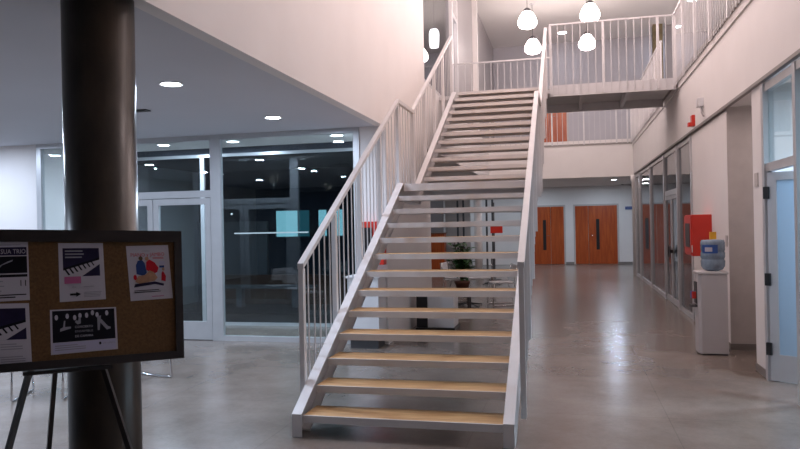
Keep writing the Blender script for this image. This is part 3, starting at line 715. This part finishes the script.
# ------------------------------------------------------------------ chairs behind the board
def chair(x, y, rz, label, first=None):
    if first:
        o = copy_tree(first); o.location = (x, y, 0); o.rotation_euler = (0, 0, rz); o['label'] = label; return o
    r = thing('skid_chair', (0, 0, 0), label, 'chair', 'chromed chairs behind the notice board')
    for s_ in (-1, 1):
        X = .23*s_
        MB().tube([(X, -.22, .45), (X, -.25, .02), (X, -.22, .012), (X, .24, .012), (X, .26, .03), (X, .16, .44), (X*.95, .24, .80)], .01, 'chrome', 8).build('leg', r)
    MB().tube([(-.23, -.05, .43), (.23, -.05, .43)], .009, 'chrome').tube([(-.23, .12, .43), (.23, .12, .43)], .009, 'chrome').build('crossbar', r)
    s_ = MB(); n = 8; vs = []; 
    for i in range(n+1):
        for j in range(n+1):
            u = -1+2*i/n; v = -1+2*j/n
            vs.append((u*.22, v*.21-.02, .455-.02*(1-u*u)*(1-v*v)+(.015 if v < -.9 else 0)*-1))
    k = len(vs); vs += [(a, b, c-.012) for a, b, c in vs]
    fs = [(i*(n+1)+j, (i+1)*(n+1)+j, (i+1)*(n+1)+j+1, i*(n+1)+j+1) for i in range(n) for j in range(n)]
    fs += [tuple(q_+k for q_ in reversed(f)) for f in fs]
    ring = [i*(n+1) for i in range(n+1)]+[n*(n+1)+j for j in range(1, n+1)]+[i*(n+1)+n for i in range(n-1, -1, -1)]+[j for j in range(n-1, 0, -1)]
    fs += [(ring[i], ring[(i+1) % len(ring)], ring[(i+1) % len(ring)]+k, ring[i]+k) for i in range(len(ring))]
    MB().add(vs, fs, 'white_plastic', True).build('seat', r)
    vs = []
    for i in range(n+1):
        for j in range(n+1):
            u = -1+2*i/n; v = j/n; w_ = .22*(1-.12*v*v)
            vs.append((u*w_, .205+.035*v-.03*(1-u*u)+.02, .56+.24*v))
    vs += [(a, b+.012, c) for a, b, c in vs]
    MB().add(vs, fs, 'white_plastic', True).build('backrest', r)
    r.location = (x, y, 0); r.rotation_euler = (0, 0, rz)
    return r
ch = chair(-5.0, 5.85, R(20), 'white seated chrome chair with skid legs seen below the board')
bpy.context.view_layer.update()
chair(-4.5, 6.6, R(75), 'chrome legged chair just right of the dark column', ch)
chair(-5.7, 5.2, R(-40), 'chrome legged chair at the left picture edge', ch)

# ------------------------------------------------------------------ water cooler
wc = thing('water_cooler', (1.63, 9.0, 0), 'white free standing water cooler against the right wall', 'water cooler')
mb = MB().prism_z([(1.50, 8.86), (1.79, 8.86), (1.79, 9.16), (1.50, 9.16), (1.465, 9.12), (1.465, 8.90)], .015, .95, 'cooler'); mb.build('body', wc, .008)
MB().box(1.458, 1.80, 8.85, 9.17, .95, .985, 'cooler').build('top_cover', wc, .01)
MB().box(1.455, 1.467, 8.93, 9.09, .60, .86, 'darkgrey').build('tap_panel', wc)
for y, m_ in ((8.96, 'red'), (9.05, 'bluesign')): MB().box(1.41, 1.455, y-.018, y+.018, .66, .74, m_).build('tap', wc)
MB().box(1.40, 1.466, 8.93, 9.09, .56, .585, 'darkgrey').build('drip_tray', wc)
MB().box(1.50, 1.78, 8.87, 9.15, 0, .015, 'black').build('base', wc)
bt = thing('water_bottle', (1.66, 9.01, .985), 'big blue water bottle standing upside down on the cooler', 'bottle')
MB().lathe([(.06, 0), (.11, .02), (.132, .06), (.136, .12), (.127, .135), (.127, .15), (.136, .165), (.136, .22), (.127, .235), (.136, .25), (.136, .34), (.124, .37), (.0, .378)], (1.66, 9.01, .985), 'bottle', 40).build('shell', bt)
# curved label
vs = []; fs = []
for i in range(13):
    a = R(205+i*6.5)
    for z in (.215, .315): vs.append((1.66+1.0*.1385*math.cos(a), 9.01+1.0*.1385*math.sin(a), .985+z))
for i in range(12): fs.append((2*i, 2*i+2, 2*i+3, 2*i+1))
mbl = MB().add(vs, fs, 'bluesign', True)
vs = []; fs = []
for i in range(7):
    a = R(222+i*6)
    for z in (.235, .285): vs.append((1.66+1.0*.1395*math.cos(a), 9.01+1.0*.1395*math.sin(a), .985+z))
for i in range(6): fs.append((2*i, 2*i+2, 2*i+3, 2*i+1))
mbl.add(vs, fs, 'paper', True).build('bottle_label', bt)
yc = MB().prism_z([(1.63, 8.99), (1.70, 8.99), (1.70, 9.04), (1.63, 9.04)], 1.364, 1.45, 'yellow').build('yellow_cup_box')
tag(yc, 'small yellow box on top of the water bottle', 'box')

# fire hose cabinets
r = thing('fire_cabinet', (1.77, 10.55, 1.1), 'red metal fire cabinet on the white panel behind the water cooler', 'fire cabinet')
MB().box(1.64, XR, 10.3, 10.9, 1.1, 1.67, 'red').build('box', r, .006)
MB().box(1.628, 1.64, 10.32, 10.88, 1.12, 1.65, 'red').build('door', r)
MB().box(1.622, 1.628, 10.42, 10.78, 1.22, 1.55, 'darkgrey').build('glass_panel', r)
MB().box(1.63, 1.64, 10.285, 10.3, 1.15, 1.25, 'white_plastic').build('seal', r)
r = thing('fire_cabinet', (-2.56, YG-.1, 1.08), 'red framed fire hose cabinet on the wall behind the lower stairs', 'fire cabinet')
MB().box(-2.74, -2.41, YG-.14, YG, 1.08, 1.66, 'red').build('box', r, .004)
MB().box(-2.70, -2.56, YG-.148, YG-.14, 1.14, 1.58, 'black').build('glass_panel', r)
r = thing('alarm_beacon', (1.86, 11.5, 3.02), 'small red fire alarm beacon above the grey channel', 'alarm')
MB().box(1.85, XR, 11.43, 11.57, 3.03, 3.2, 'red').build('body', r, .004)
MB().box(1.80, 1.85, 11.45, 11.55, 3.03, 3.09, 'red').build('horn', r)
r = thing('wall_detector', (1.86, 10.8, 3.1), 'white boxy detector with bracket on the upper right wall', 'detector')
MB().box(1.82, XR, 10.72, 10.90, 3.22, 3.34, 'white_plastic').build('body', r, .004)
MB().tube([(1.86, 10.74, 3.22), (1.86, 10.70, 3.12), (1.87, 10.62, 3.06)], .01, 'greypanel', 6).build('bracket', r)
o = MB().box(XR-.012, XR, 9.33, 9.41, 1.26, 1.4, 'jamb').build('switch_plate'); tag(o, 'small grey switch plate beside the recess', 'switch')
o = MB().box(XR-.012, XR, 7.84, 7.96, 1.93, 2.07, 'jamb').build('switch_plate'); tag(o, 'square grey plate on the pier left of the open door', 'switch')
# signs
o = MB().box(2.03, 2.28, YB-.14, YB-.12, 2.03, 2.14, 'bluesign').box(2.06, 2.25, YB-.142, YB-.14, 2.075, 2.095, 'greyink').build('blue_sign'); tag(o, 'small blue sign on the pier right of the orange doors', 'sign')
o = MB().box(-2.12, -1.86, YB-.02, YB, 2.03, 2.15, 'bluesign').build('blue_sign'); tag(o, 'small blue sign on the far wall seen between treads', 'sign')
r = thing('wall_box', (-2.1, 20.0, .0), 'slim stand carrying a bright orange red panel seen between the treads', 'display')
MB().tube([(-2.08, 20, .0), (-2.08, 20, 2.2)], .015, 'darkgrey', 8).build('pole', r)
MB().lathe([(.18, 0), (.18, .02)], (-2.08, 20, 0), 'darkgrey', 20).build('base', r)
MB().box(-2.18, -1.84, 19.94, 19.985, 1.33, 1.64, 'red').build('panel', r)
# white cabinets under the stairs
r = thing('reception_cabinet', (-2.62, 8.95, 0), 'white box cabinet under the stair beside the glass front', 'cabinet')
MB().box(-2.84, -2.42, 8.75, 9.12, .12, .92, 'white_plastic').build('body', r, .005)
MB().box(-2.82, -2.44, 8.78, 9.1, 0, .118, 'darkgrey').build('plinth', r)
MB().box(-2.86, -2.40, 8.73, 9.13, .921, .95, 'white_plastic').build('top', r, .004)
r = thing('low_cabinet', (-2.0, 10.6, 0), 'low cabinet with white side and black front beneath the landing', 'cabinet')
MB().box(-2.28, -1.72, 10.45, 10.9, .04, .58, 'white_plastic').build('body', r, .005)
MB().box(-2.29, -2.12, 10.435, 10.45, .04, .57, 'black').build('front_panel', r)
MB().prism_z([(-2.3, 10.40), (-1.70, 10.40), (-1.70, 10.95), (-2.3, 10.95)], 0, .04, 'black').build('plinth', r)
# small tables and plant
def table(x, y, z, rad, label):
    r = thing('side_table', (x, y, 0), label, 'table', 'white tables behind the stairs')
    MB().lathe([(rad, 0), (rad, .025)], (x, y, z), 'white_plastic', 40).build('tabletop', r)
    MB().tube([(x, y, .02), (x, y, z)], .025, 'chrome', 12).build('column', r)
    for k in range(4):
        a = R(45+90*k); MB().tube([(x+.03*math.cos(a), y+.03*math.sin(a), .06), (x+rad*.75*math.cos(a), y+rad*.75*math.sin(a), .015)], .013, 'darkgrey', 8).build('foot', r)
table(-1.95, 13.6, .55, .45, 'low round white table behind the plant')
table(-2.0, 18.5, .78, .42, 'white table farther back beside the thin column')
r = thing('potted_plant', (-1.95, 12.9, 0), 'bushy green plant in a dark brown pot under the stairs', 'plant')
MB().box(-2.1, -1.8, 12.75, 13.05, .30, .33, 'darkgrey').box(-2.09, -2.06, 12.76, 12.79, 0, .30, 'darkgrey').box(-1.84, -1.81, 12.76, 12.79, 0, .30, 'darkgrey').box(-2.09, -2.06, 13.01, 13.04, 0, .30, 'darkgrey').box(-1.84, -1.81, 13.01, 13.04, 0, .30, 'darkgrey').build('plant_stand', r)
MB().lathe([(.09, 0), (.13, .16), (.145, .18), (.145, .22), (.12, .22), (.11, .19)], (-1.95, 12.9, .331), 'terracotta', 28).build('pot', r)
st = MB(); lf = MB(); rnd = random.Random(3)
for i in range(16):
    a = rnd.uniform(0, 6.28); rr_ = rnd.uniform(.03, .26); h_ = rnd.uniform(.45, .78)
    b0 = Vector((-1.95, 12.9, .5)); tip = b0+Vector((rr_*math.cos(a), rr_*math.sin(a), h_))
    mid = b0.lerp(tip, .5)+Vector((0, 0, .05)); st.tube([b0, mid, tip], .006, 'stem', 5)
    for k in range(22):
        p_ = b0.lerp(tip, .25+.75*k/21)+Vector((rnd.gauss(0, .03), rnd.gauss(0, .03), rnd.gauss(0, .02)))
        d = Vector((rnd.gauss(0, 1), rnd.gauss(0, 1), rnd.uniform(-.4, .7))).normalized(); l_ = rnd.uniform(.10, .17)
        sd = d.cross(Vector((0, 0, 1))).normalized()*l_*.36; up = Vector((0, 0, .015))
        lf.add([p_, p_+d*l_*.5+sd+up, p_+d*l_, p_+d*l_*.5-sd+up], [(0, 1, 2), (0, 2, 3)], 'leaf')
st.build('stems', r); lf.build('foliage', r)
def wire_chair(x, y, rz, label):
    o = copy_tree(ch); o.location = (x, y, 0); o.rotation_euler = (0, 0, rz); o['label'] = label; o['group'] = 'chairs around the table behind the stairs'
wire_chair(-2.35, 14.6, R(80), 'white chair left of the low table behind the stairs')
wire_chair(-1.3, 13.9, R(-70), 'white chair right of the low table behind the stairs')

# ------------------------------------------------------------------ patio contents
r = thing('garden_bench', (-5.9, 13.0, .012), 'long wooden bench on the dark patio behind the glass', 'bench')
MB().box(-6.9, -4.9, 12.85, 13.2, .40, .45, 'bollard').build('seat', r)
for x in (-6.5, -5.3): MB().box(x-.06, x+.06, 12.95, 13.1, .012, .40, 'bollard').build('leg', r)
o = MB().box(-7.3, -4.4, 13.6, 13.7, .012, .62, 'bench_wood').build('wooden_screen'); tag(o, 'low brown wooden screen behind the patio bench', 'screen')
r = thing('lit_window', (-5.35, 13.97, 1.4), 'aqua lit window in the dark patio wall', 'window')
MB().box(-6.16, -4.54, 13.975, 13.99, 1.36, 2.02, 'navy').build('surround', r)
for a, b, m_ in ((-6.1, -5.62, 'window_on'), (-5.6, -5.35, 'window_dim'), (-5.14, -4.97, 'window_on'), (-4.85, -4.6, 'window_on')): MB().box(a, b, 13.96, 13.975, 1.41, 1.96, m_).build('lit_pane', r)
MB().box(-5.35, -5.14, 13.96, 13.975, 1.41, 1.96, 'black').build('dark_pane', r)
r = thing('reflection_tube', (-6.05, 13.5, 1.48), 'thin glowing tube imitating a lamp reflection in the dark glass', 'light')  # glowing tube stands in for a reflected tube lamp
MB().tube([(-6.85, 13.5, 1.5), (-5.2, 13.5, 1.5)], .014, 'tube_on', 8).build('tube', r)
for x in (-6.84, -6.4): MB().tube([(x, 13.514, 1.5), (x, 13.9, 1.5)], .01, 'darkgrey', 6).build('bracket', r)
for i, (x, z, lb) in enumerate(((-9.0, 0, ''),)): pass
def dot(x, z, label):
    o = MB().lathe([(.0, 0), (.016, .008), (.02, .02), (.016, .032), (0, .04)], (x, 13.88, z), 'star_on', 10).build('spot_lamp'); tag(o, label, 'light', 'tiny lights on the patio wall')
for x, z in ((-7.9+.2, 2.3),): pass
dot(-7.1, 1.9, 'tiny light in the dark upper part of the right glazed door leaf')
dot(-7.45, 1.95, 'tiny light beside the door seam behind the glass')

# ------------------------------------------------------------------ world, camera
w = bpy.data.worlds.new('world'); S.world = w; w.use_nodes = True
w.node_tree.nodes['Background'].inputs['Color'].default_value = (.012, .016, .03, 1)
w.node_tree.nodes['Background'].inputs['Strength'].default_value = 1

cam = bpy.data.cameras.new('camera'); co = bpy.data.objects.new('camera', cam); COL.objects.link(co)
cam.sensor_width = 36; cam.lens = 700/800*36; cam.clip_start = .05; cam.clip_end = 200
yaw, pitch, roll = -.23718, .0014, .0195
F = Vector((math.sin(yaw)*math.cos(pitch), math.cos(yaw)*math.cos(pitch), math.sin(pitch)))
Rt = Vector((math.cos(yaw), -math.sin(yaw), 0)); U = Rt.cross(F)
cx = Rt*math.cos(roll)-U*math.sin(roll); cy = Rt*math.sin(roll)+U*math.cos(roll)
co.matrix_world = Matrix(((cx.x, cy.x, -F.x, 0), (cx.y, cy.y, -F.y, 0), (cx.z, cy.z, -F.z, 1.6), (0, 0, 0, 1)))
S.camera = co
S.view_settings.view_transform = 'Standard'; S.view_settings.look = 'None'; S.view_settings.gamma = 1
S.view_settings.exposure = -.24; S.view_settings.use_curve_mapping = False
S.cycles.max_bounces = 8
